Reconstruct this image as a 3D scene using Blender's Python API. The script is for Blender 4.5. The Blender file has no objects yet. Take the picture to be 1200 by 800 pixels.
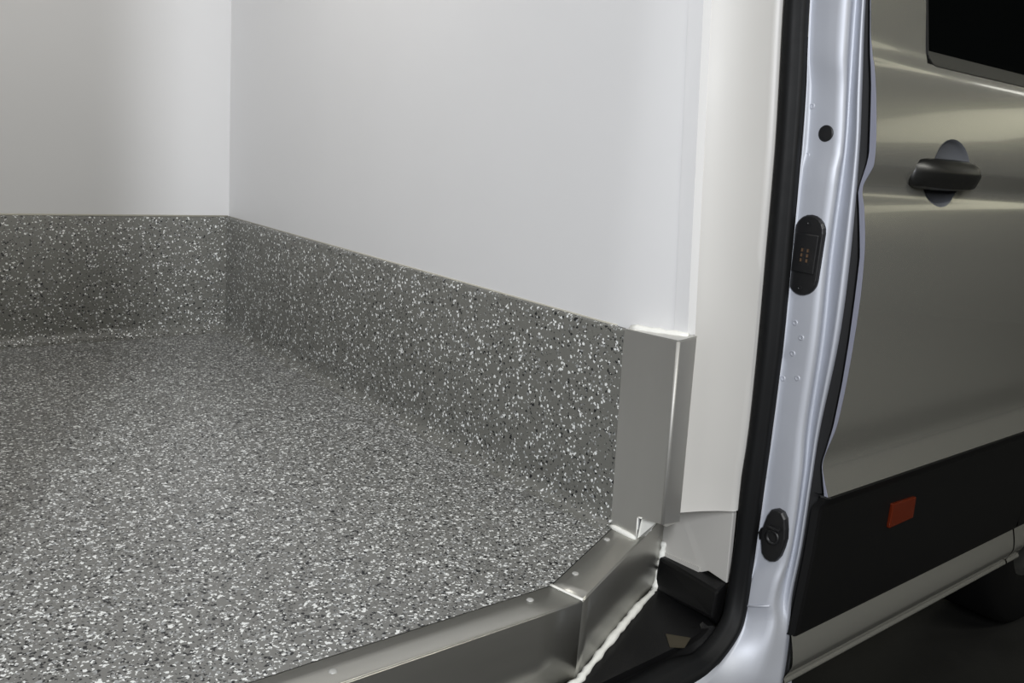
import bpy, bmesh, math, random
from mathutils import Vector, Matrix
random.seed(7)
S = bpy.context.scene
C = S.collection

# ------------------------------------------------------------------ camera
cam = bpy.data.cameras.new('camera')
cam.sensor_width = 36.0
cam.lens = 1077.83 / 1200 * 36.0
cam.clip_start = 0.02
co = bpy.data.objects.new('camera', cam); C.objects.link(co)
right = Vector((0.76804, -0.635588, 0.078366))
up = Vector((0.078725, 0.215148, 0.973403))
fwd = Vector((0.635544, 0.741444, -0.215279))
m = Matrix.Identity(4)
for i in range(3):
    m[i][0] = right[i]; m[i][1] = up[i]; m[i][2] = -fwd[i]
m.translation = Vector((-1.229086, -1.165185, 0.705414))
co.matrix_world = m
S.camera = co

# ------------------------------------------------------------------ light
S.view_settings.view_transform = 'Standard'
S.view_settings.look = 'None'
S.view_settings.gamma = 1.0
S.view_settings.use_curve_mapping = False
S.view_settings.exposure = 0.0
W = bpy.data.worlds.new('world'); S.world = W; W.use_nodes = True
W.node_tree.nodes['Background'].inputs[0].default_value = (0.9, 0.92, 1.0, 1)
W.node_tree.nodes['Background'].inputs[1].default_value = 0.02


def area(name, loc, target, sx, sy, power, color):
    l = bpy.data.lights.new(name, 'AREA'); l.shape = 'RECTANGLE'
    l.size = sx; l.size_y = sy; l.energy = power; l.color = color
    o = bpy.data.objects.new(name, l); C.objects.link(o)
    o.location = loc
    o.rotation_euler = (Vector(target) - Vector(loc)).to_track_quat('-Z', 'Y').to_euler()
    return o


# workshop lamps outside the van, then added fills for workshop wall and load space
area('workshop_lamp_rear', (-2.35, -2.35, 1.75), (0.0, 0.4, 0.5), 0.24, 1.3, 118, (0.94, 0.96, 1.0))
area('workshop_lamp_front', (0.3, -3.0, 2.75), (0.3, -2.6, 0), 2.4, 0.3, 80, (1.0, 0.98, 0.9))
area('wall_fill_light', (4.6, -2.2, 3.9), (7.0, -2.2, 1.9), 0.4, 5.0, 340, (1.0, 0.99, 0.92))  # added to brighten the workshop wall that the front door reflects
area('load_space_fill', (-0.75, 0.85, 1.76), (-0.75, 0.85, 0), 0.9, 0.25, 9.6, (1.0, 0.97, 0.93))  # unseen fill lighting the load space walls from above


# ------------------------------------------------------------------ materials
def lin(c):
    return tuple(((v / 255) / 12.92 if v / 255 <= 0.04045 else ((v / 255 + 0.055) / 1.055) ** 2.4) for v in c) + (1.0,)


def mat(name, rgb, rough=0.5, metal=0.0, coat=0.0, spec=0.5, noise=0.0, nscale=20.0, bump=0.0, bscale=200.0, stretch=None, srgb=True):
    mt = bpy.data.materials.new(name); mt.use_nodes = True
    nt = mt.node_tree; b = nt.nodes['Principled BSDF']
    col = lin(rgb) if srgb else tuple(rgb) + (1.0,)
    b.inputs['Base Color'].default_value = col
    b.inputs['Roughness'].default_value = rough
    b.inputs['Metallic'].default_value = metal
    b.inputs['Coat Weight'].default_value = coat
    b.inputs['Coat Roughness'].default_value = 0.06
    b.inputs['Specular IOR Level'].default_value = spec
    tc = nt.nodes.new('ShaderNodeTexCoord')
    src = tc.outputs['Object']
    if stretch:
        mp = nt.nodes.new('ShaderNodeMapping'); mp.inputs['Scale'].default_value = stretch
        nt.links.new(src, mp.inputs['Vector']); src = mp.outputs['Vector']
    if noise:
        n = nt.nodes.new('ShaderNodeTexNoise'); n.inputs['Scale'].default_value = nscale; n.inputs['Detail'].default_value = 5
        nt.links.new(src, n.inputs['Vector'])
        mx = nt.nodes.new('ShaderNodeMix'); mx.data_type = 'RGBA'
        mx.inputs[6].default_value = tuple(v * (1 - noise) for v in col[:3]) + (1,)
        mx.inputs[7].default_value = tuple(min(1, v * (1 + noise)) for v in col[:3]) + (1,)
        nt.links.new(n.outputs['Fac'], mx.inputs[0]); nt.links.new(mx.outputs[2], b.inputs['Base Color'])
        mr = nt.nodes.new('ShaderNodeMapRange')
        mr.inputs[3].default_value = max(0.02, rough - 0.08); mr.inputs[4].default_value = min(1, rough + 0.08)
        nt.links.new(n.outputs['Fac'], mr.inputs[0]); nt.links.new(mr.outputs[0], b.inputs['Roughness'])
    if bump:
        n2 = nt.nodes.new('ShaderNodeTexNoise'); n2.inputs['Scale'].default_value = bscale; n2.inputs['Detail'].default_value = 3
        nt.links.new(src, n2.inputs['Vector'])
        bp = nt.nodes.new('ShaderNodeBump'); bp.inputs['Strength'].default_value = bump; bp.inputs['Distance'].default_value = 0.002
        nt.links.new(n2.outputs['Fac'], bp.inputs['Height']); nt.links.new(bp.outputs[0], b.inputs['Normal'])
    return mt


def flake_mat(name, base, pw, pb, scale, rough):
    """grey resin with scattered white and black chips"""
    mt = bpy.data.materials.new(name); mt.use_nodes = True
    nt = mt.node_tree; b = nt.nodes['Principled BSDF']; L = nt.links.new
    tc = nt.nodes.new('ShaderNodeTexCoord')
    dn = nt.nodes.new('ShaderNodeTexNoise'); dn.inputs['Scale'].default_value = scale * 1.3; dn.inputs['Detail'].default_value = 1
    L(tc.outputs['Object'], dn.inputs['Vector'])
    sub = nt.nodes.new('ShaderNodeVectorMath'); sub.operation = 'SUBTRACT'; sub.inputs[1].default_value = (0.5, 0.5, 0.5)
    L(dn.outputs['Color'], sub.inputs[0])
    scl = nt.nodes.new('ShaderNodeVectorMath'); scl.operation = 'SCALE'; scl.inputs['Scale'].default_value = 0.9 / scale
    L(sub.outputs[0], scl.inputs[0])
    add = nt.nodes.new('ShaderNodeVectorMath'); add.operation = 'ADD'
    L(tc.outputs['Object'], add.inputs[0]); L(scl.outputs[0], add.inputs[1])
    # large soft tone drift of the resin
    bn = nt.nodes.new('ShaderNodeTexNoise'); bn.inputs['Scale'].default_value = 3.0; bn.inputs['Detail'].default_value = 3
    L(tc.outputs['Object'], bn.inputs['Vector'])
    mx = nt.nodes.new('ShaderNodeMix'); mx.data_type = 'RGBA'
    bl = lin(base)
    mx.inputs[6].default_value = tuple(v * 0.88 for v in bl[:3]) + (1,); mx.inputs[7].default_value = tuple(v * 1.12 for v in bl[:3]) + (1,)
    L(bn.outputs['Fac'], mx.inputs[0])
    col = mx.outputs[2]
    for k, (sc, w, bk) in enumerate(((scale, pw, pb), (scale * 1.75, pw * 0.8, pb * 0.85))):
        v = nt.nodes.new('ShaderNodeTexVoronoi'); v.inputs['Scale'].default_value = sc
        L(add.outputs[0], v.inputs['Vector'])
        sp = nt.nodes.new('ShaderNodeSeparateColor'); L(v.outputs['Color'], sp.inputs[0])
        for lo, c, ch in ((w, (222, 224, 222), 0), (bk, (24, 25, 27), 1), (w * 0.5, (150, 152, 152), 2)):
            lt = nt.nodes.new('ShaderNodeMath'); lt.operation = 'LESS_THAN'; lt.inputs[1].default_value = lo
            L(sp.outputs[ch], lt.inputs[0])
            m2 = nt.nodes.new('ShaderNodeMix'); m2.data_type = 'RGBA'
            L(lt.outputs[0], m2.inputs[0]); L(col, m2.inputs[6]); m2.inputs[7].default_value = lin(c)
            col = m2.outputs[2]
    L(col, b.inputs['Base Color'])
    b.inputs['Roughness'].default_value = rough
    b.inputs['Specular IOR Level'].default_value = 0.5
    n2 = nt.nodes.new('ShaderNodeTexNoise'); n2.inputs['Scale'].default_value = 90; n2.inputs['Detail'].default_value = 2
    L(tc.outputs['Object'], n2.inputs['Vector'])
    bp = nt.nodes.new('ShaderNodeBump'); bp.inputs['Strength'].default_value = 0.12; bp.inputs['Distance'].default_value = 0.002
    L(n2.outputs['Fac'], bp.inputs['Height']); L(bp.outputs[0], b.inputs['Normal'])
    return mt


M_FLOOR = flake_mat('flaked_floor_resin', (112, 112, 109), 0.075, 0.085, 215, 0.30)
M_SKIRT = flake_mat('flaked_skirting_resin', (104, 104, 99), 0.038, 0.036, 215, 0.42)
M_WALL = mat('white_wall_laminate', (214, 214, 214), 0.38, noise=0.02, nscale=3)
M_LINING = mat('white_gelcoat', (187, 185, 180), 0.42, noise=0.03, nscale=5)
M_STEEL = mat('brushed_steel', (208, 207, 203), 0.42, metal=0.9, noise=0.10, nscale=7, bump=0.05, bscale=160, stretch=(1, 1, 0.06))
M_STEELH = mat('brushed_steel_strip', (180, 179, 173), 0.36, metal=0.9, noise=0.14, nscale=9, bump=0.05, bscale=160, stretch=(0.1, 1, 1))
M_STEELR = mat('rough_steel_edge', (190, 189, 185), 0.6, metal=0.8)
M_RIVET = mat('bright_rivet', (158, 158, 155), 0.4, metal=0.1)
M_SEALANT = mat('white_sealant', (226, 226, 220), 0.5, bump=0.3, bscale=90)
M_CREAM = mat('cream_sealant', (172, 169, 156), 0.5)
M_RUBBER = mat('black_rubber', (10, 11, 12), 0.6, spec=0.22, noise=0.15, nscale=30)
M_GASKET = mat('dark_gasket_rubber', (12, 12, 13), 0.7)
M_PLASTIC = mat('black_textured_plastic', (12, 12, 13), 0.42, spec=0.35, noise=0.2, nscale=14, bump=0.15, bscale=500)
M_PLATE = mat('black_moulded_plastic', (22, 22, 23), 0.45)
M_GOLD = mat('copper_contact', (196, 160, 130), 0.3, metal=1)
M_JAMB = mat('silver_paint_jamb', (181, 184, 191), 0.55, metal=0.35, coat=0.0, spec=0.12, noise=0.05, nscale=10)
M_DOOR = mat('silver_paint_door', (180, 179, 171), 0.24, metal=0.78, coat=0.9)
M_EDGE = mat('silver_paint_edge', (142, 144, 158), 0.5, metal=0.3)
M_TRIM = mat('black_door_trim', (10, 10, 10), 0.55, spec=0.25, bump=0.1, bscale=600)
M_GLASS = mat('dark_privacy_glass', (5, 6, 6), 0.03, spec=0.6)
M_WTRIM = mat('window_rubber', (44, 44, 41), 0.5)
M_HANDLE = mat('black_handle_plastic', (22, 22, 21), 0.35)
M_CUP = mat('dark_cup_plastic', (86, 88, 92), 0.25)
M_REFL = mat('orange_reflector_plastic', (80, 26, 8), 0.16, bump=0.6, bscale=380)
M_TYRE = mat('tyre_rubber', (7, 7, 7), 0.85, spec=0.1)
M_RIM = mat('dark_wheel', (40, 41, 42), 0.45, metal=0.8)
M_GROUND = mat('dark_workshop_floor', (19, 19, 17), 0.55, noise=0.35, nscale=6, bump=0.2, bscale=60)
M_GWALL = mat('workshop_wall_paint', (190, 188, 172), 0.8)
M_GWALLD = mat('unseen_dark_wall_paint', (34, 34, 31), 0.8)  # dark tone chosen for what the door reflects, wall unseen
M_GCEIL = mat('workshop_ceiling_paint', (70, 70, 66), 0.9)
M_BROWN = mat('tarnished_bracket_metal', (88, 82, 68), 0.4, metal=0.7)


# ------------------------------------------------------------------ mesh helpers
def link(name, verts, faces, mt, parent=None, smooth=False, bevel=0.0, kind=None, mats=None):
    me = bpy.data.meshes.new(name); me.from_pydata([tuple(v) for v in verts], [], faces)
    bm = bmesh.new(); bm.from_mesh(me)
    bmesh.ops.remove_doubles(bm, verts=bm.verts, dist=1e-5)
    bmesh.ops.recalc_face_normals(bm, faces=bm.faces)
    bm.to_mesh(me); bm.free()
    me.materials.append(mt)
    if smooth:
        for p in me.polygons: p.use_smooth = True
    o = bpy.data.objects.new(name, me); C.objects.link(o)
    if bevel:
        b = o.modifiers.new('bevel', 'BEVEL'); b.width = bevel; b.segments = 2; b.limit_method = 'ANGLE'; b.angle_limit = 0.6
    if parent:
        o.parent = parent
        o.matrix_parent_inverse = Matrix.Translation(-parent.location)
    if kind: o['kind'] = kind
    return o


def box(x0, x1, y0, y1, z0, z1):
    v = [(x, y, z) for x in (x0, x1) for y in (y0, y1) for z in (z0, z1)]
    f = [(0, 1, 3, 2), (4, 6, 7, 5), (0, 4, 5, 1), (2, 3, 7, 6), (0, 2, 6, 4), (1, 5, 7, 3)]
    return v, f


def merge(*vf):
    V, F = [], []
    for v, f in vf:
        n = len(V); V += list(v); F += [tuple(i + n for i in q) for q in f]
    return V, F


def prism(poly, d):
    """closed polygon extruded by vector d"""
    n = len(poly); d = Vector(d)
    v = [Vector(p) for p in poly] + [Vector(p) + d for p in poly]
    f = [tuple(range(n)), tuple(range(2 * n - 1, n - 1, -1))]
    f += [(i, (i + 1) % n, (i + 1) % n + n, i + n) for i in range(n)]
    return v, f


def grid(rows, closed=False):
    n = len(rows[0]); V = [p for r in rows for p in r]; F = []
    for i in range(len(rows) - 1):
        for j in range(n if closed else n - 1):
            k = (j + 1) % n
            F.append((i * n + j, i * n + k, (i + 1) * n + k, (i + 1) * n + j))
    return V, F


def cat(a, b, c, d, t):
    return 0.5 * ((2 * b) + (c - a) * t + (2 * a - 5 * b + 4 * c - d) * t * t + (3 * b - a - 3 * c + d) * t ** 3)


def dense(rows, k):
    """Catmull-Rom densify a list of rows of Vectors"""
    out = []
    n = len(rows)
    for i in range(n - 1):
        r0, r1, r2, r3 = rows[max(0, i - 1)], rows[i], rows[i + 1], rows[min(n - 1, i + 2)]
        for s in range(k):
            out.append([cat(a, b, c, d, s / k) for a, b, c, d in zip(r0, r1, r2, r3)])
    out.append(list(rows[-1]))
    return out


def tube(path, radii, seg=8, flat=1.0):
    rows = []
    n = len(path); path = [Vector(p) for p in path]
    for i, p in enumerate(path):
        t = (path[min(n - 1, i + 1)] - path[max(0, i - 1)]).normalized()
        a = t.orthogonal().normalized()
        if abs(t.z) < 0.95: a = t.cross(Vector((0, 0, 1))).normalized()
        b = t.cross(a)
        r = radii[i] if hasattr(radii, '__len__') else radii
        rows.append([p + (a * math.cos(2 * math.pi * j / seg) + b * math.sin(2 * math.pi * j / seg) * flat) * r for j in range(seg)])
    V, F = grid(rows, True)
    F += [tuple(range(seg)), tuple(range((n - 1) * seg, n * seg))]
    return V, F


def disc(c, nrm, prof, seg=16, sx=1.0, sy=1.0, upv=(0, 0, 1)):
    """lathe: prof = [(radius, height along nrm)]"""
    c = Vector(c); nrm = Vector(nrm).normalized()
    if abs(nrm.z) > 0.9: upv = (0, 1, 0)
    u = Vector(upv) - nrm * Vector(upv).dot(nrm); u.normalize(); w = nrm.cross(u)
    rows = [[c + nrm * h + (w * math.cos(2 * math.pi * j / seg) * sx + u * math.sin(2 * math.pi * j / seg) * sy) * r for j in range(seg)] for r, h in prof]
    V, F = grid(rows, True)
    F.append(tuple(range((len(prof) - 1) * seg, len(prof) * seg)))
    return V, F


def thing(name, label, catg, loc, group=None):
    o = bpy.data.objects.new(name, None); C.objects.link(o)
    o.empty_display_size = 0.05; o.location = loc
    o['label'] = label; o['category'] = catg
    if group: o['group'] = group
    return o


def tag(o, label, catg, group=None):
    o['label'] = label; o['category'] = catg
    if group: o['group'] = group
    return o


# ------------------------------------------------------------------ load space shell
XR, YB, ZC = 0.012, 1.762, 1.80
YN = -0.19                               # inner face of the near side


def y_edge(z):                            # free edge of the bulkhead, leaning with the van side
    return -0.1575 + (z - 0.4) * 0.0913 if z > 0.4 else -0.1585


v = [(-2.4, YB, 0), (XR, YB, 0), (XR, -0.115, 0), (-0.008, -0.105, 0), (-0.2555, -0.205, 0), (-0.27, -0.2065, 0), (-1.3, -0.195, 0), (-2.4, YN, 0)]
link('floor', *prism(v, (0, 0, -0.03)), M_FLOOR, kind='structure')
link('wall_back', *box(-2.4, XR + 0.04, YB, YB + 0.03, 0, ZC), M_WALL, kind='structure')
# bulkhead: straight part, then the last part turned slightly towards the opening, then a returned edge
rows = []
for z in [0.0, 0.055, 0.0555] + [0.06 + (ZC - 0.06) * i / 12 for i in range(13)]:
    ye = y_edge(z) if z > 0.0552 else -0.115
    z0 = z
    rows.append([Vector(p) for p in ((XR, YB, z0), (XR, 0.03, z0), (XR + 0.001, 0.0, z0), (XR + 0.005, -0.03, z0), (XR + 0.0255, ye + 0.003, z0), (XR + 0.027, ye, z0),
                                     (0.056, ye - 0.001, z0), (0.060, ye + 0.2, z0))])
wr = link('wall_right', *grid(rows), M_WALL, kind='structure', smooth=True)
wr.modifiers.new('split', 'EDGE_SPLIT').split_angle = 0.5
rows = []
for i in range(9):
    z = 0.392 + (ZC - 0.392) * i / 8; ye = y_edge(z)
    f = (ye + 0.026 + 0.03) / (ye + 0.003 + 0.03)
    xw = XR + 0.005 + 0.0205 * f
    rows.append([Vector(p) for p in ((xw + 0.001, ye + 0.0265, z), (xw - 0.0014, ye + 0.026, z), (XR + 0.0238, ye - 0.002, z), (0.0555, ye - 0.003, z))])
link('edge_trim', *grid(rows), M_WALL, wr)
link('wall_left', *box(-2.43, -2.4, YN, YB, 0, ZC), M_WALL, kind='structure')
link('ceiling', *box(-2.43, 0.2, -0.25, YB + 0.03, ZC, ZC + 0.04), M_WALL, kind='structure')
link('wall_front', *box(-2.43, -1.26, YN - 0.04, YN, -0.18, ZC + 0.04), M_JAMB, kind='structure', bevel=0.01)


# skirtings with a cove at the floor and a chamfered top ledge
def skirt(name, a, b, inward, h=0.378):
    prof = [(0.03, 0.0), (0.018, 0.003), (0.007, 0.010), (0.001, 0.024), (0.0, 0.04), (0.0, h - 0.006), (-0.003, h), (-0.0115, h + 0.003), (-0.0115, 0.0)]
    iw = Vector(inward)
    rows = [[Vector(p) + iw * d + Vector((0, 0, z)) for d, z in prof] for p in (a, b)]
    V, F = grid(rows, True); n = len(prof)
    F += [tuple(range(n)), tuple(range(n, 2 * n))]
    o = link(name, V, F, M_SKIRT, kind='structure', smooth=True)
    o.modifiers.new('split', 'EDGE_SPLIT').split_angle = 0.6
    return o


bb = skirt('baseboard_back', (-2.4, 1.75, 0), (0, 1.75, 0), (0, -1, 0))
br = skirt('baseboard_right', (0, 1.75, 0), (0, -0.064, 0), (-1, 0, 0))
link('sealant_bead', *tube([(-2.4, 1.7605, 0.3815), (-1.0, 1.7605, 0.3815), (0.008, 1.7605, 0.3815)], 0.0035, 6), M_CREAM, bb, smooth=True)
link('sealant_bead', *tube([(0.0115, 1.758, 0.3805), (0.0115, 0.8, 0.3805), (0.0115, 0.03, 0.3805), (0.0135, -0.012, 0.3805)], 0.0025, 6), M_CREAM, br, smooth=True)

# ------------------------------------------------------------------ steel corner guard at the bulkhead end
guard = thing('corner_guard', 'grey steel corner guard wrapped round the end of the flecked skirting', 'corner guard', (0.0, -0.12, 0.0))
pts = [(-0.0465, 0.381), (-0.0465 + 0.0, 0.35), (-0.064, 0.0), (-0.130, 0.0), (-0.128, 0.045), (-0.1865, 0.053), (-0.1735, 0.3865)]
V, F = prism([(-0.0025, y, z) for y, z in pts], (0.003, 0, 0))
g1 = link('face_plate', V, F, M_STEEL, guard, bevel=0.0006)
# returned flange along the van side, and the short top flange
V, F = prism([(-0.0025, -0.1735, 0.3865), (-0.0025, -0.1865, 0.053), (0.005, -0.1895, 0.048), (0.042, -0.1895, 0.050), (0.042, -0.1765, 0.392)], (0, 0.003, 0))
link('side_flange', V, F, M_STEEL, guard, bevel=0.0006)
V, F = tube([(-0.0015, -0.1725, 0.386), (-0.0015, -0.1860, 0.054)], 0.0035, 10)
link('folded_edge', V, F, M_STEELR, guard, smooth=True)
V, F = prism([(-0.0025, -0.0465, 0.381), (-0.0025, -0.1735, 0.3865), (0.042, -0.1765, 0.392), (0.042, -0.0465, 0.386)], (0, 0, 0.002))
link('top_flange', V, F, M_STEEL, guard)
V, F = tube([(0.008 + 0.026 * i / 8, -0.052 - 0.112 * i / 8, 0.3845 + 0.006 * i / 8) for i in range(9)], [0.006 + 0.003 * math.sin(i * 1.9) ** 2 for i in range(9)], 8)
link('sealant_bead', V, F, M_SEALANT, guard, smooth=True)
V, F = tube([(-0.004, -0.064 - 0.066 * i / 6, 0.004) for i in range(7)], [0.003, 0.0055, 0.006, 0.0055, 0.006, 0.005, 0.003], 8)
link('sealant_bead', V, F, M_SEALANT, guard, smooth=True)
V, F = merge(tube([(-0.003, -0.1305, 0.002), (-0.003, -0.129, 0.045)], 0.0016, 6), tube([(-0.003, -0.129, 0.0455), (-0.003, -0.138, 0.047)], 0.0016, 6))
link('sealant_bead', V, F, M_SEALANT, guard, smooth=True)
# filler of sealant behind the notch
link('sealant_filler', *prism([(0.004, -0.1265, 0.0), (0.012, -0.1265, 0.047), (0.012, -0.165, 0.05), (0.03, -0.125, 0.0)], (0.003, 0.001, 0)), M_SEALANT, guard)

# ------------------------------------------------------------------ steel threshold: two bent strips
thr = thing('door_threshold', 'bent steel threshold strip along the edge of the flecked floor', 'threshold', (-0.25, -0.22, 0.0))
TZ = 0.002
A0, B0 = Vector((-0.261, -0.181, TZ)), Vector((-0.250, -0.2455, TZ))          # joint, floor side and drop side
A1, B1 = Vector((-1.3, -0.166, TZ)), Vector((-1.3, -0.228, TZ))
A2, B2 = Vector((-0.002, -0.064, TZ)), Vector((0.14, -0.0777, TZ))
A2b = Vector((0.02, -0.06, TZ))


def strip(name, a0, a1, b0, b1, drop0, drop1):
    d0, d1 = Vector((0, 0, -drop0)), Vector((0, 0, -drop1))
    n = 12
    rows = []
    for i in range(n + 1):
        t = i / n
        a, b = a0.lerp(a1, t), b0.lerp(b1, t)
        d = d0.lerp(d1, t)
        ou = (b - a).normalized()
        rows.append([a - Vector((0, 0, 0.004)), a, a.lerp(b, 0.5), b - ou * 0.004, b - ou * 0.0012 - Vector((0, 0, 0.0012)), b - Vector((0, 0, 0.004)), b + d * 0.5, b + d])
    o = link(name, *grid(rows), M_STEELH, thr, smooth=True)
    o.modifiers.new('split', 'EDGE_SPLIT').split_angle = 0.55
    s = o.modifiers.new('solid', 'SOLIDIFY'); s.thickness = 0.0015; s.offset = -1
    return o


strip('steel_strip', A1, A0, B1, B0, 0.142, 0.142)
strip('steel_strip', A0, A2b, B0, B2, 0.142, 0.152)
for (x, y) in ((-0.0508, -0.102), (-0.1962, -0.171), (-0.3214, -0.1996), (-0.6735, -0.2086), (-1.0, -0.2)):
    link('rivet', *disc((x, y, TZ), (0, 0, 1), [(0.0062, 0.0), (0.0058, 0.0010), (0.0038, 0.0020), (0.001, 0.0022)], 14), M_RIVET, thr, smooth=True)
# weld line in the joint and down the fold
n = 9
V, F = tube([A0.lerp(B0, i / (n - 1)) + Vector((0, 0, 0.001)) for i in range(n)], 0.0032, 6, 0.6)
link('sealant_joint', V, F, M_SEALANT, thr, smooth=True)
# irregular white bead along the foot of the drop
random.seed(5)
pth = [(-1.3, -0.231, -0.141), (-0.9, -0.238, -0.141), (-0.6, -0.241, -0.141), (-0.42, -0.245, -0.141), (-0.30, -0.250, -0.140), (-0.255, -0.252, -0.140), (-0.215, -0.236, -0.139),
       (-0.15, -0.208, -0.138), (-0.08, -0.178, -0.137), (-0.03, -0.157, -0.137), (0.02, -0.135, -0.138), (0.065, -0.1165, -0.141), (0.098, -0.103, -0.145), (0.116, -0.094, -0.141), (0.13, -0.087, -0.115), (0.137, -0.084, -0.085), (0.14, -0.083, -0.055)]
pv = dense([[Vector(p)] for p in pth], 4)
V, F = tube([r[0] for r in pv], [0.0066 + random.uniform(-0.0016, 0.0022) for _ in pv], 8)
link('sealant_bead', V, F, M_SEALANT, thr, smooth=True)

# ------------------------------------------------------------------ step well in black plastic
step = thing('entry_step', 'black plastic entry step below the steel threshold', 'step', (-0.3, -0.26, -0.145))
tp = [(-1.3, -0.30), (-0.16, -0.270), (-0.03, -0.266), (0.06, -0.258), (0.095, -0.256), (0.19, -0.08), (0.15, -0.082), (-0.24, -0.252), (-0.28, -0.256), (-1.3, -0.24)]
# tread with a four-sided drain slot left open
slot = [(-0.040, -0.2512), (-0.006, -0.2770), (-0.041, -0.302), (-0.080, -0.286)]
V, F = prism([(x, y, -0.142) for x, y in tp], (0, 0, -0.012))
link('tread', V, F, M_PLASTIC, step)
# moulded end block under the white panel
top = [(0.128, -0.085, -0.085), (0.09, -0.256, -0.072), (0.126, -0.252, -0.064), (0.16, -0.07, -0.078)]
V = top + [(0.115, -0.088, -0.15), (0.086, -0.2565, -0.125), (0.126, -0.252, -0.16), (0.17, -0.07, -0.16)]
F = [(0, 1, 2, 3), (4, 5, 6, 7), (0, 1, 5, 4), (1, 2, 6, 5), (2, 3, 7, 6), (3, 0, 4, 7)]
link('end_block', V, F, M_PLASTIC, step, bevel=0.005)
# outer channel next to the rubber seal
rows = []
for p in ((0.086, -0.2585, -0.137), (0.075, -0.2645, -0.145), (0.055, -0.267, -0.155), (0.02, -0.266, -0.168), (-0.07, -0.262, -0.167), (-0.3, -0.27, -0.168), (-1.3, -0.29, -0.168)):
    p = Vector(p)
    inn = Vector((-0.01, 0.015, 0.003)) if p.z > -0.15 else Vector((0, 0.03, 0.014))
    rows.append([p + Vector((0.02, -0.02, -0.01)), p, p + inn * 0.4 + Vector((0, 0, -0.004)), p + inn, p + inn + Vector((0, 0.015, -0.02))])
link('channel_rim', *grid(dense(rows, 4)), M_PLASTIC, step, smooth=True)
z = -0.1405
link('bracket_plate', *prism([(-0.0065, -0.227, z), (0.022, -0.261, z), (-0.012, -0.276, z), (-0.034, -0.2605, z)], (0, 0, -0.002)), M_BROWN, step)

# ------------------------------------------------------------------ white panel closing the end of the step well
e0, e1 = Vector((0.141, -0.070, -0.090)), Vector((0.122, -0.252, -0.062))
P = [(0.141, -0.070, -0.0885), (0.1275, -0.185, -0.0745), (0.1265, -0.205, -0.062), (0.122, -0.252, -0.0655), (0.122, -0.246, 0.068), (0.122, -0.235, 0.12), (0.141, -0.05, 0.12)]
ep = link('sill_end_panel', *prism(P, (0.012, 0.001, 0)), M_LINING, bevel=0.002)
tag(ep, 'small white panel closing the step well end, under the tall white lining', 'panel')
link('bottom_lip', *prism([(0.1385, -0.072, -0.0880), (0.1250, -0.185, -0.0740), (0.1250, -0.185, -0.0630), (0.1385, -0.072, -0.0770)], (0.004, 0, 0)), M_LINING, ep)

# ------------------------------------------------------------------ tall white lining between bulkhead and rubber seal
SIN = [(0.12, -0.1700, 1.70), (0.12, -0.1780, 1.40), (0.12, -0.1950, 1.15), (0.1200, -0.2085, 0.9612), (0.1200, -0.2219, 0.8256), (0.1200, -0.2318, 0.7145), (0.1200, -0.2421, 0.5426), (0.1200, -0.2506, 0.3942), (0.1200, -0.2567, 0.2400), (0.1200, -0.2557, 0.1432), (0.1200, -0.2575, 0.075)]
rows = []
for k, p in enumerate(SIN):
    z = p[2]; ye = y_edge(z)
    zb = z if z > 0.1 else None
    r = []
    for t, off in ((0.0, 0.0), (0.18, 0.003), (0.45, 0.005), (0.7, 0.003), (0.85, -0.001), (0.93, -0.003), (0.98, 0.0), (1.0, 0.004), (1.04, 0.012)):
        q = Vector((0.056, ye + 0.004, z)).lerp(Vector((0.121, p[1] + 0.001, z)), t) + Vector((0.6, 0.8, 0)) * off
        if zb is None: q.z = 0.051 + 0.031 * t
        r.append(q)
    rows.append(r)
last = rows[-1]
lip = [q + Vector((-0.003, -0.003, 0.0)) for q in last]
pre = [q + Vector((0, 0, 0.018)) for q in last]
rows = dense(rows[:-1], 3)
ln = link('pillar_lining', *grid(rows + [pre] + [[q + Vector((-0.002, -0.002, 0)) for q in last], [q + Vector((0.006, 0.008, 0.0)) for q in last]]), M_LINING, smooth=True)
ln.modifiers.new('split', 'EDGE_SPLIT').split_angle = 0.7
tag(ln, 'tall narrow white lining panel between the white bulkhead and the black rubber seal', 'panel')

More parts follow.
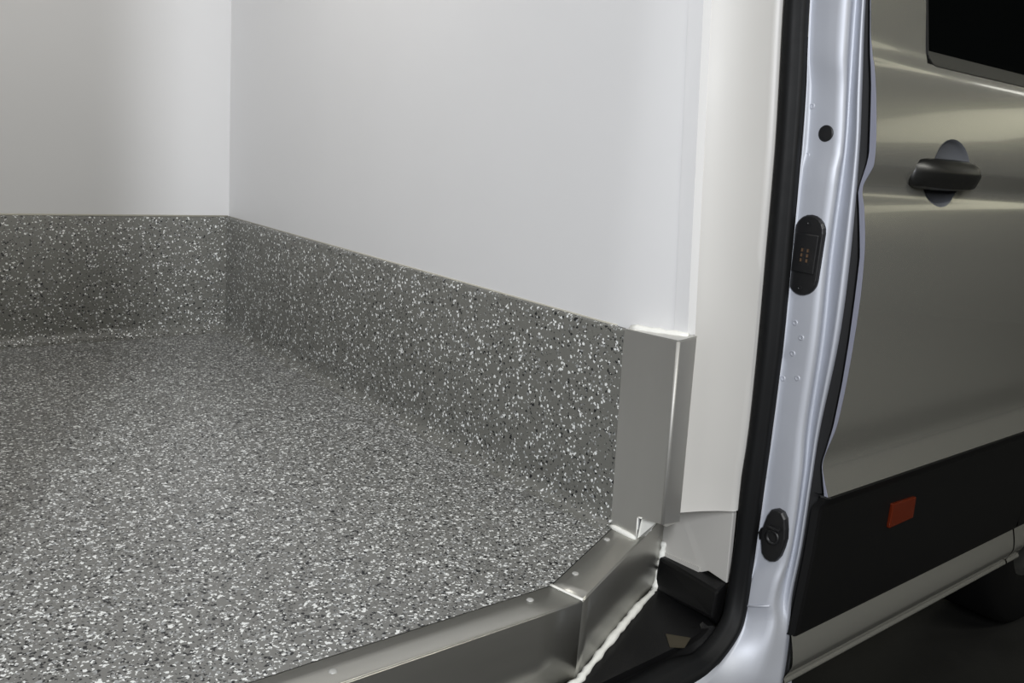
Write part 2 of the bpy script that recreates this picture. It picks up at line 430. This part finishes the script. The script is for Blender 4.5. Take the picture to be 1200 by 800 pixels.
# ------------------------------------------------------------------ door pillar (silver jamb) and the rubber seal along it
PIL = [
 [(0.1200,-0.2085,0.9612), (0.1250,-0.2464,0.9598), (0.1500,-0.2376,0.9640), (0.1500,-0.2408,0.9638), (0.1550,-0.3031,0.9610), (0.1900,-0.2967,0.9666), (0.1750,-0.3164,0.9632), (0.1900,-0.3118,0.9657)],
 [(0.1200,-0.2219,0.8256), (0.1250,-0.2609,0.8264), (0.1500,-0.2540,0.8287), (0.1500,-0.2572,0.8287), (0.1550,-0.3167,0.8297), (0.1900,-0.3092,0.8330), (0.1750,-0.3318,0.8317), (0.1900,-0.3290,0.8331)],
 [(0.1200,-0.2318,0.7145), (0.1250,-0.2696,0.7171), (0.1500,-0.2645,0.7181), (0.1500,-0.2677,0.7183), (0.1550,-0.3291,0.7224), (0.1900,-0.3188,0.7235), (0.1750,-0.3460,0.7244), (0.1900,-0.3426,0.7250)],
 [(0.1200,-0.2421,0.5426), (0.1250,-0.2813,0.5482), (0.1500,-0.2732,0.5466), (0.1500,-0.2765,0.5471), (0.1550,-0.3327,0.5552), (0.1900,-0.3227,0.5531), (0.1750,-0.3548,0.5581), (0.1900,-0.3554,0.5579)],
 [(0.1200,-0.2506,0.3942), (0.1250,-0.2902,0.4025), (0.1500,-0.2808,0.3984), (0.1500,-0.2841,0.3991), (0.1550,-0.3395,0.4110), (0.1900,-0.3314,0.4064), (0.1750,-0.3590,0.4137), (0.1900,-0.3590,0.4125)],
 [(0.1200,-0.2567,0.2400), (0.1250,-0.2920,0.2498), (0.1500,-0.2852,0.2442), (0.1500,-0.2886,0.2452), (0.1550,-0.3401,0.2598), (0.1900,-0.3323,0.2524), (0.1750,-0.3539,0.2610), (0.1900,-0.3501,0.2577)],
 [(0.1200,-0.2557,0.1432), (0.1250,-0.2940,0.1556), (0.1500,-0.2849,0.1478), (0.1500,-0.2883,0.1490), (0.1550,-0.3469,0.1683), (0.1900,-0.3378,0.1587), (0.1750,-0.3546,0.1673), (0.1900,-0.3500,0.1630)],
 [(0.1200,-0.2597,0.0123), (0.1250,-0.2934,0.0250), (0.1500,-0.2879,0.0168), (0.1500,-0.2914,0.0182), (0.1550,-0.3492,0.0408), (0.1900,-0.3386,0.0281), (0.1750,-0.3556,0.0386), (0.1900,-0.3511,0.0332)],
 [(0.1170,-0.2590,-0.0774), (0.1200,-0.2979,-0.0723), (0.1400,-0.2921,-0.0806), (0.1400,-0.2957,-0.0789), (0.1500,-0.3427,-0.0600), (0.1750,-0.3413,-0.0677), (0.1800,-0.3484,-0.0658), (0.1900,-0.3468,-0.0693)],
 [(0.0900,-0.2685,-0.1287), (0.1000,-0.3070,-0.1300), (0.1180,-0.2992,-0.1411), (0.1200,-0.3017,-0.1422), (0.1400,-0.3494,-0.1247), (0.1650,-0.3514,-0.1314), (0.1800,-0.3545,-0.1345), (0.1900,-0.3538,-0.1380)],
 [(0.0200,-0.2686,-0.1699), (0.0400,-0.3102,-0.1700), (0.0550,-0.3059,-0.1807), (0.0600,-0.3083,-0.1845), (0.1200,-0.3451,-0.2023), (0.1500,-0.3517,-0.2143), (0.1750,-0.3585,-0.2263), (0.1900,-0.3553,-0.2351)],
 [(-0.0700,-0.2630,-0.1679), (-0.0400,-0.3210,-0.1765), (-0.0300,-0.3213,-0.1831), (-0.0300,-0.3272,-0.1848), (0.0800,-0.3310,-0.2563), (0.1200,-0.3423,-0.2769), (0.1700,-0.3485,-0.3029), (0.1900,-0.3460,-0.3155)],
]
PIL = [[Vector(p) for p in r] for r in PIL]
for r in PIL[:9]:
    r[5] += Vector((0.014, 0.0095, 0.001))
topA = [Vector((p.x, p.y + 0.0145, 1.15)) for p in PIL[0]]
topB = [Vector((p.x, p.y + 0.030, 1.40)) for p in PIL[0]]
topC = [Vector((p.x, p.y + 0.038, 1.72)) for p in PIL[0]]
low = [p + Vector((-0.25, -0.005, -0.004)) for p in PIL[-1]]
low2 = [p + Vector((-1.25, -0.02, -0.006)) for p in PIL[-1]]
ROWS = [topC, topB, topA] + PIL + [low, low2]
D = dense(ROWS, 6)
# pressed steps of the jamb face: it steps back between the two beads and comes forward again at the foot
def sstep(a, b, t):
    t = max(0.0, min(1.0, (t - a) / (b - a))); return t * t * (3 - 2 * t)
for r in D:
    z = r[3].z
    o = 0.007 * (1 - sstep(0.835, 0.865, z)) - 0.007 * (1 - sstep(0.692, 0.704, z)) - 0.009 * (1 - sstep(-0.05, -0.01, z)) * sstep(-0.12, -0.085, z)
    for k, w in ((2, 0.4), (3, 1.0), (4, 1.0)):
        r[k].x += o * w
van = thing('van', 'silver van seen through its open side door, with pillar, black trim and front door', 'van', (0.6, 0.7, -0.5))
rows = []
for r in D:
    c1, c2, c3, c4, c5, c6 = r[2], r[3], r[4], r[5], r[6], r[7]
    so = r[1]
    rows.append([so + Vector((0.03, 0.012, 0)), so.lerp(c1, 0.55) + Vector((0.004, 0.0, 0)), c1, c2, c2.lerp(c3, 0.04), c2.lerp(c3, 0.35), c2.lerp(c3, 0.7), c2.lerp(c3, 0.93), c3 + (c4 - c3) * 0.12, c3.lerp(c4, 0.5) , c4.lerp(c3, 0.12), c4.lerp(c5, 0.2), c4.lerp(c5, 0.85), c5, c6, c6 + Vector((0.05, 0.012, 0))])
pil = link('door_pillar', *grid(rows), M_JAMB, van, smooth=True)
pil['label'] = 'silver painted pillar and sill of the side door opening'

seal = []
for i, r in enumerate(D):
    a, b = r[0], r[1]
    t = (D[min(len(D) - 1, i + 1)][0] - D[max(0, i - 1)][0]).normalized()
    n = (b - a).cross(t).normalized()
    if n.dot(co.location - a) < 0: n = -n
    h = (b - a).length * 0.30
    seal.append([a - n * 0.012, a + n * h * 0.1, a.lerp(b, 0.12) + n * h * 0.75, a.lerp(b, 0.4) + n * h, a.lerp(b, 0.6) + n * h * 0.8, a.lerp(b, 0.68) + n * h * 0.55, a.lerp(b, 0.85) + n * h * 0.5, a.lerp(b, 0.97) + n * h * 0.2, b, b - n * 0.012])
so = link('door_seal', *grid(seal), M_RUBBER, van, smooth=True)
so['label'] = 'thick black rubber seal running down the door opening'


def jamb_pt(y, z):
    """point on the jamb face at height z, and its outward normal"""
    best = min(range(len(D) - 1), key=lambda i: abs(D[i][3].z - z))
    a, b = D[best][3], D[best][4]
    t = (y - a.y) / (b.y - a.y)
    x = a.x + (b.x - a.x) * t
    return Vector((x, y, z))


def stadium(y0, z0, y1, z1, r, seg=10):
    """outline in the y,z plane around the segment"""
    a = Vector((y0, z0)); b = Vector((y1, z1)); d = (a - b).normalized(); w = Vector((-d.y, d.x)); out = []
    for c, s in ((a, 1), (b, -1)):
        for i in range(seg + 1):
            an = math.pi * i / seg
            out.append(c + w * math.cos(an) * r * s + d * math.sin(an) * r * s)
    return out


# round plug
c = jamb_pt(-0.2956, 0.7533)
link('plug', *disc(c, (-1, 0, 0), [(0.0135, -0.002), (0.0135, 0.001), (0.012, 0.0018), (0.003, 0.0018)], 24), M_PLATE, van, smooth=False)['label'] = 'round black plug'
# dimples from the spot welds
for (y, z) in ((-0.2639, 0.7961), (-0.2685, 0.7156), (-0.2957, 0.4347), (-0.2996, 0.3812), (-0.2884, 0.3340), (-0.3149, 0.3407), (-0.3110, 0.4114)):
    c = jamb_pt(y, z)
    link('spot_weld', *disc(c, (-1, 0, 0), [(0.0055, -0.001), (0.005, 0.0006), (0.0035, 0.0012), (0.0025, 0.0002), (0.001, 0.0)], 12), M_JAMB, van, smooth=True)
# electrical contact plate
ct, cb = (-0.2995, 0.5915), (-0.2987, 0.5118)
x0 = 0.152
def plate(ol, x, th, ins):
    n = len(ol); cy = sum(p.x for p in ol) / n; cz = sum(p.y for p in ol) / n
    a = [Vector((x + 0.006, p.x, p.y)) for p in ol]; b = [Vector((x - th * 0.5, p.x, p.y)) for p in ol]
    c2 = [Vector((x - th, cy + (p.x - cy) * ins, cz + (p.y - cz) * (1 - (1 - ins) * 0.5))) for p in ol]
    V, F = grid([a, b, c2], True); F.append(tuple(range(2 * n, 3 * n))); return V, F
cp = link('contact_plate', *plate(stadium(-0.2985, 0.5915, -0.2985, 0.5118, 0.0285), x0, 0.006, 0.93), M_PLATE, van, bevel=0.0008)
cp['label'] = 'black oblong contact plate with six copper pins'
link('raised_pad', *box(x0 - 0.0085, x0 - 0.005, -0.3205, -0.2765, 0.522, 0.588), M_PLATE, cp, bevel=0.002)
link('dark_slot', *box(x0 - 0.0088, x0 - 0.0083, -0.3085, -0.2915, 0.538, 0.566), M_GASKET, cp)
for dy in (-0.0055, 0.0055):
    for dz in (-0.0085, 0, 0.0085):
        yy = -0.300 + dy; zz = 0.552 + dz
        link('contact_pin', *box(x0 - 0.0105, x0 - 0.0085, yy - 0.0016, yy + 0.0016, zz - 0.0026, zz + 0.0026), M_GOLD, cp)
for zz in (0.606, 0.496):
    link('screw', *disc((x0 - 0.006, -0.298, zz), (-1, 0, 0), [(0.0042, 0), (0.0042, 0.001), (0.0025, 0.0012), (0.0016, 0.0004)], 12), M_PLATE, cp)
# guide socket low on the pillar
x1 = 0.151
ol = [(-0.3192, 0.1027), (-0.331, 0.1005), (-0.3388, 0.0908), (-0.343, 0.072), (-0.3449, 0.0544), (-0.3425, 0.036), (-0.3384, 0.019), (-0.331, 0.006), (-0.3214, 0.002), (-0.311, 0.003), (-0.3023, 0.0105), (-0.297, 0.03), (-0.2935, 0.046), (-0.297, 0.063), (-0.302, 0.085), (-0.309, 0.098)]
gs = link('guide_socket', *plate([Vector(p) for p in ol], x1 - 0.004, 0.006, 0.9), M_PLATE, van, bevel=0.001)
gs['label'] = 'black plastic guide socket low on the pillar'
link('socket_ring', *disc((x1 - 0.0098, -0.3205, 0.05), (-1, 0, 0), [(0.014, 0), (0.014, 0.003), (0.010, 0.004), (0.009, -0.002), (0.002, -0.003)], 18), M_PLATE, gs, smooth=True)
link('guide_fin', *box(x1 - 0.018, x1 - 0.008, -0.335, -0.312, 0.066, 0.071), M_PLATE, gs, bevel=0.001)
link('side_clip', *prism([(x1 - 0.008, -0.2945, 0.058), (x1 - 0.008, -0.289, 0.046), (x1 - 0.008, -0.2945, 0.034)], (0.004, 0, 0)), M_PLATE, gs)
# pressed seam low on the pillar
r = min(D, key=lambda r: abs(r[3].z + 0.086))
V, F = tube([r[2] + Vector((-0.002, 0, 0)), r[3] + Vector((-0.002, 0, 0)), r[3].lerp(r[4], 0.5) + Vector((-0.002, -0.001, 0)), r[3].lerp(r[4], 0.85) + Vector((-0.001, -0.001, 0))], 0.002, 6)
link('seam', V, F, M_JAMB, pil, smooth=True)

# ------------------------------------------------------------------ front door of the van
SK = [(-0.205,1.60),(-0.245,1.40),(-0.290,1.18),(-0.3275,0.9634),(-0.3367,0.9112),(-0.3422,0.8915),(-0.3470,0.8744),(-0.3520,0.8613),(-0.3622,0.8193),(-0.3740,0.7533),(-0.3778,0.7132),(-0.3746,0.6994),(-0.3661,0.6796),(-0.3650,0.6685),(-0.3669,0.6577),(-0.3734,0.6376),(-0.3840,0.5835),(-0.3890,0.5353),(-0.3915,0.4930),(-0.3923,0.4497),(-0.3925,0.4058),(-0.3918,0.3618),(-0.3900,0.3163),(-0.3865,0.2702),(-0.3790,0.2370),(-0.3730,0.2117),(-0.3725,0.1932),(-0.3785,0.1747),(-0.3917,0.1432)]
SK = [[Vector((0, y, z))] for y, z in SK]
SKD = [r[0] for r in dense(SK, 4)]


def skin_y(z):
    for a, b in zip(SKD, SKD[1:]):
        if b.z <= z <= a.z:
            return a.y + (b.y - a.y) * (z - a.z) / (b.z - a.z)
    return SKD[0].y


XD0, XD1 = 0.18, 1.135
WX0, WZ0 = 0.372, 0.886                  # window corner
CX, CZ, RX, RZ = 0.445, 0.7045, 0.070, 0.0585   # handle cup
xs = [0.18, 0.184, 0.20, 0.24, 0.28, 0.32, 0.35] + [0.362 + 0.006 * i for i in range(29)] + [0.56, 0.62, 0.70, 0.80, 0.90, 1.0, 1.07, 1.12, 1.135]
zs = sorted(set([round(p.z, 4) for p in SKD if p.z > 0.78 or p.z < 0.63] + [round(0.632 + 0.005 * i, 4) for i in range(30)] + [WZ0]), reverse=True)
inside = lambda x, z: ((x - CX) / RX) ** 2 + ((z - CZ) / RZ) ** 2 < 1
ids = {}; V = []; F = []
def vid(x, z):
    k = (x, z)
    if k not in ids:
        ids[k] = len(V); V.append(Vector((x, skin_y(z), z)))
    return ids[k]
for i in range(len(xs) - 1):
    for j in range(len(zs) - 1):
        cxm, czm = (xs[i] + xs[i + 1]) / 2, (zs[j] + zs[j + 1]) / 2
        if inside(cxm, czm): continue
        if cxm > WX0 - 0.008 and czm > WZ0: continue
        F.append((vid(xs[i], zs[j]), vid(xs[i + 1], zs[j]), vid(xs[i + 1], zs[j + 1]), vid(xs[i], zs[j + 1])))
# snap the ragged rim of the cup hole onto the ellipse
cnt = {}
for f in F:
    for a, b in zip(f, f[1:] + f[:1]):
        cnt[frozenset((a, b))] = cnt.get(frozenset((a, b)), 0) + 1
rim = set(i for e, c in cnt.items() if c == 1 for i in e)
for i in rim:
    p = V[i]; d = math.hypot((p.x - CX) / RX, (p.z - CZ) / RZ)
    if 0.5 < d < 1.3:
        p.x = CX + (p.x - CX) / d; p.z = CZ + (p.z - CZ) / d; p.y = skin_y(p.z)
door = link('front_door', V, F, M_DOOR, van, smooth=True)
door['label'] = 'closed silver front door of the van'

# rear edge of the door turned inwards
RET = [(-0.204,1.60),(-0.244,1.40),(-0.289,1.18),(-0.3265,0.9634),(-0.3385,0.8851),(-0.3483,0.8323),(-0.3625,0.7257),(-0.3552,0.6635),(-0.3761,0.5611),(-0.3808,0.4181),(-0.3809,0.3440),(-0.3778,0.2674),(-0.3700,0.1948),(-0.3830,0.1354),(-0.365,0.03),(-0.362,-0.0451),(-0.355,-0.135),(-0.352,-0.165),(-0.352,-0.24)]
def interp(tab, z):
    for (ya, za), (yb, zb) in zip(tab, tab[1:]):
        if zb <= z <= za: return ya + (yb - ya) * (z - za) / (zb - za)
    return tab[-1][0]
rows = []
for z in [p.z for p in SKD]:
    y = skin_y(z); yi = y + 0.75 * max(interp(RET, z) - y, 0.0013)
    rows.append([Vector((0.1815, y + 0.0002, z)), Vector((0.18, y + 0.0012, z)), Vector((0.1802, yi, z)), Vector((0.21, yi + 0.002, z))])
link('door_edge', *grid(rows), M_EDGE, door, smooth=False)
# dark gasket filling the gap to the pillar
rows = []
for r in D:
    c = r[7]
    if c.z < -0.36 or c.x < 0.15: continue
    ye = interp(RET, c.z)
    rows.append([c + Vector((0.002, 0.004, 0)), Vector((0.194, c.y - 0.004, c.z)), Vector((0.196, (c.y + ye) / 2, c.z)), Vector((0.197, ye + 0.002, c.z)), Vector((0.206, ye + 0.0035, c.z))])
link('door_gasket', *grid(rows), M_GASKET, door, smooth=True)

# handle cup, a bowl set into the skin
rows = []
for s, d in ((1.03, -0.0008), (1.0, 0.0), (0.96, 0.004), (0.85, 0.011), (0.6, 0.019), (0.3, 0.023), (0.05, 0.024)):
    rows.append([Vector((CX + RX * s * math.cos(a), skin_y(CZ + RZ * min(s, 1) * math.sin(a)) * (1 if s > 0.9 else s) + (skin_y(CZ) * (1 - s) if s <= 0.9 else 0) + d, CZ + RZ * s * math.sin(a))) for a in [2 * math.pi * k / 40 for k in range(40)]])
V, F = grid(rows, True); F.append(tuple(range(len(V) - 40, len(V))))
link('handle_cup', V, F, M_CUP, door, smooth=True)
# grip bar
xs2 = [0.313, 0.318, 0.328, 0.345, 0.38, 0.44, 0.49, 0.515, 0.53, 0.538, 0.541]
hh = [0.010, 0.018, 0.023, 0.0255, 0.027, 0.0275, 0.0265, 0.024, 0.021, 0.015, 0.006]
pr = [0.002, 0.008, 0.016, 0.025, 0.034, 0.037, 0.035, 0.030, 0.024, 0.014, 0.004]
rows = []
for x, h, d in zip(xs2, hh, pr):
    yb = -0.366; zc = 0.7015
    row = []
    for (u, w) in ((-1, -0.25), (-1, 0.2), (-0.86, 0.72), (-0.35, 0.9), (0.05, 1.0), (0.25, 0.98), (0.8, 0.72), (1, 0.35), (1, -0.25)):
        row.append(Vector((x, yb - d * w - 0.006, zc + h * u)))
    rows.append(row)
V, F = grid(rows, True); n = len(rows[0]); F += [tuple(range(n)), tuple(range(len(V) - n, len(V)))]
hb = link('handle_grip', V, F, M_HANDLE, door, smooth=True)
hb.modifiers.new('split', 'EDGE_SPLIT').split_angle = 0.9

# window: glass, with a rubber strip along the bottom and a rounded corner
zt = 1.5
link('window_glass', *prism([(0.366, skin_y(0.905) + 0.003, 0.905), (1.13, skin_y(0.905) + 0.003, 0.905), (1.13, skin_y(zt) + 0.003, zt), (0.366, skin_y(zt) + 0.003, zt)], (0, 0.004, 0)), M_GLASS, door)
V = []; Fq = []
ol = [(1.13, 0.908), (1.13, 0.884), (0.395, 0.884), (0.381, 0.887), (0.371, 0.895), (0.365, 0.908)]
link('window_rubber', *prism([(x, skin_y(z) - 0.0015, z) for x, z in ol], (0, 0.006, 0)), M_WTRIM, door, bevel=0.0012)
link('window_frame_strip', *prism([(0.364, skin_y(0.9) - 0.001, 0.90), (0.369, skin_y(0.9) - 0.001, 0.90), (0.369, skin_y(zt) - 0.001, zt), (0.364, skin_y(zt) - 0.001, zt)], (0, 0.006, 0)), M_GASKET, door)

# black lower trim with bevelled top
prof = [(-0.3760, 0.1432), (-0.3905, 0.1425), (-0.3925, 0.139), (-0.3805, 0.119), (-0.3790, 0.110), (-0.3785, 0.0304), (-0.3755, -0.0451), (-0.3710, -0.130), (-0.3690, -0.1355), (-0.355, -0.1355)]
rows = []
for k, x in enumerate((XD0 - 0.001, XD0 + 0.004, XD0 + 0.01, 0.5, 0.8, XD1)):
    ins = (0.014, 0.003, 0, 0, 0, 0)[k]
    rows.append([Vector((x, max(y, y + ins), z)) for y, z in prof])
tr = link('lower_trim', *grid(rows), M_TRIM, door, smooth=True)
tr.modifiers.new('split', 'EDGE_SPLIT').split_angle = 0.35
# orange side reflector
q = [(0.4390, 0.0756), (0.5310, 0.0725), (0.5330, 0.0275), (0.4400, 0.0250)]
link('side_reflector', *prism([(x, -0.3855, z) for x, z in q], (0, 0.008, 0)), M_REFL, door, bevel=0.002)['label'] = 'orange side reflector'
# silver skirt under the trim
SKT = [(-0.3640,-0.1340),(-0.3655,-0.1395),(-0.3722,-0.1651),(-0.3752,-0.1870),(-0.3735,-0.1960),(-0.3690,-0.2080),(-0.3640,-0.2180),(-0.3625,-0.2232),(-0.3652,-0.2280),(-0.3655,-0.2325),(-0.3600,-0.2360),(-0.34,-0.2370)]
SKT = [r[0] for r in dense([[Vector((0, y, z))] for y, z in SKT], 3)]
rows = [[Vector((x, p.y, p.z)) for p in SKT] for x in (XD0, 0.3, 0.5, 0.7, 0.9, 1.06, 1.10, 1.125, 1.131)]
link('lower_skirt', *grid(rows), M_DOOR, door, smooth=True)

# ------------------------------------------------------------------ front wing and wheel beyond the door
rows = [[Vector((x, p.y, p.z)) for p in SKD if p.z < 0.95] for x in (1.141, 1.3, 1.6, 2.0)]
wing = link('front_wing', *grid(rows), M_DOOR, van, smooth=True)
rows = [[Vector((x, p.y, p.z)) for p in SKT] for x in (1.139, 1.16, 1.21)]
link('sill_end', *grid(rows), M_DOOR, wing, smooth=True)
rows = [[Vector((x, y, z)) for y, z in prof] for x in (1.141, 1.2, 1.26)]
link('wing_trim', *grid(rows), M_TRIM, wing, smooth=True)
GZ = -0.50
prof = [(0.20, -0.08), (0.215, -0.098), (0.27, -0.105), (0.318, -0.098), (0.336, -0.082), (0.340, -0.06), (0.340, 0.06), (0.336, 0.082), (0.318, 0.098), (0.27, 0.105), (0.215, 0.098), (0.20, 0.08)]
seg = 48
rows = [[Vector((1.45 + r * math.cos(2 * math.pi * k / seg), -0.24 + d, GZ + 0.34 + r * math.sin(2 * math.pi * k / seg))) for r, d in prof] for k in range(seg)]
V, F = grid(rows + [rows[0]], False)
wh = link('front_wheel', V, F, M_TYRE, van, smooth=True)
wh['label'] = 'black front tyre'
link('rim', *disc((1.45, -0.24, GZ + 0.34), (0, -1, 0), [(0.202, 0.08), (0.195, 0.07), (0.185, 0.03), (0.12, 0.04), (0.06, 0.055), (0.01, 0.055)], 40), M_RIM, wh, smooth=True)
# underside of the van, so that the sill does not show daylight
link('underbody', *box(-2.4, 1.08, -0.30, 1.80, -0.26, -0.19), M_GASKET, van)

# ------------------------------------------------------------------ workshop around the van
link('ground', *box(-9, 9, -6, 6, GZ - 0.05, GZ), M_GROUND, kind='structure')
link('garage_wall_near', *box(-9, 9, -5.1, -5.0, 1.9, 4.3), M_GWALL, kind='structure')
link('unseen_dark_wall_near', *box(-9, 9, -5.1, -4.99, GZ, 1.9), M_GWALLD, kind='structure')  # unseen lower wall, darkened to shape the door's reflection
link('garage_wall_left', *box(-7.1, -7.0, -5, 6, GZ, 4.3), M_GWALL, kind='structure')
link('garage_wall_right', *box(7.0, 7.1, -5, 6, 1.9, 4.3), M_GWALL, kind='structure')
link('unseen_dark_wall_right', *box(6.99, 7.1, -5, 6, GZ, 1.9), M_GWALLD, kind='structure')  # unseen dark band added for the tone step reflected in the door
link('garage_wall_far', *box(-7, 7, 5.0, 5.1, GZ, 4.3), M_GWALL, kind='structure')
link('garage_ceiling', *box(-9, 9, -5.1, 5.1, 4.3, 4.4), M_GCEIL, kind='structure')
# unseen dark panel, added so the van window reflects black
link('dark_reflection_panel', *box(6.96, 7.0, -4.99, 1.0, 2.42, 3.75), M_GLASS, kind='structure')
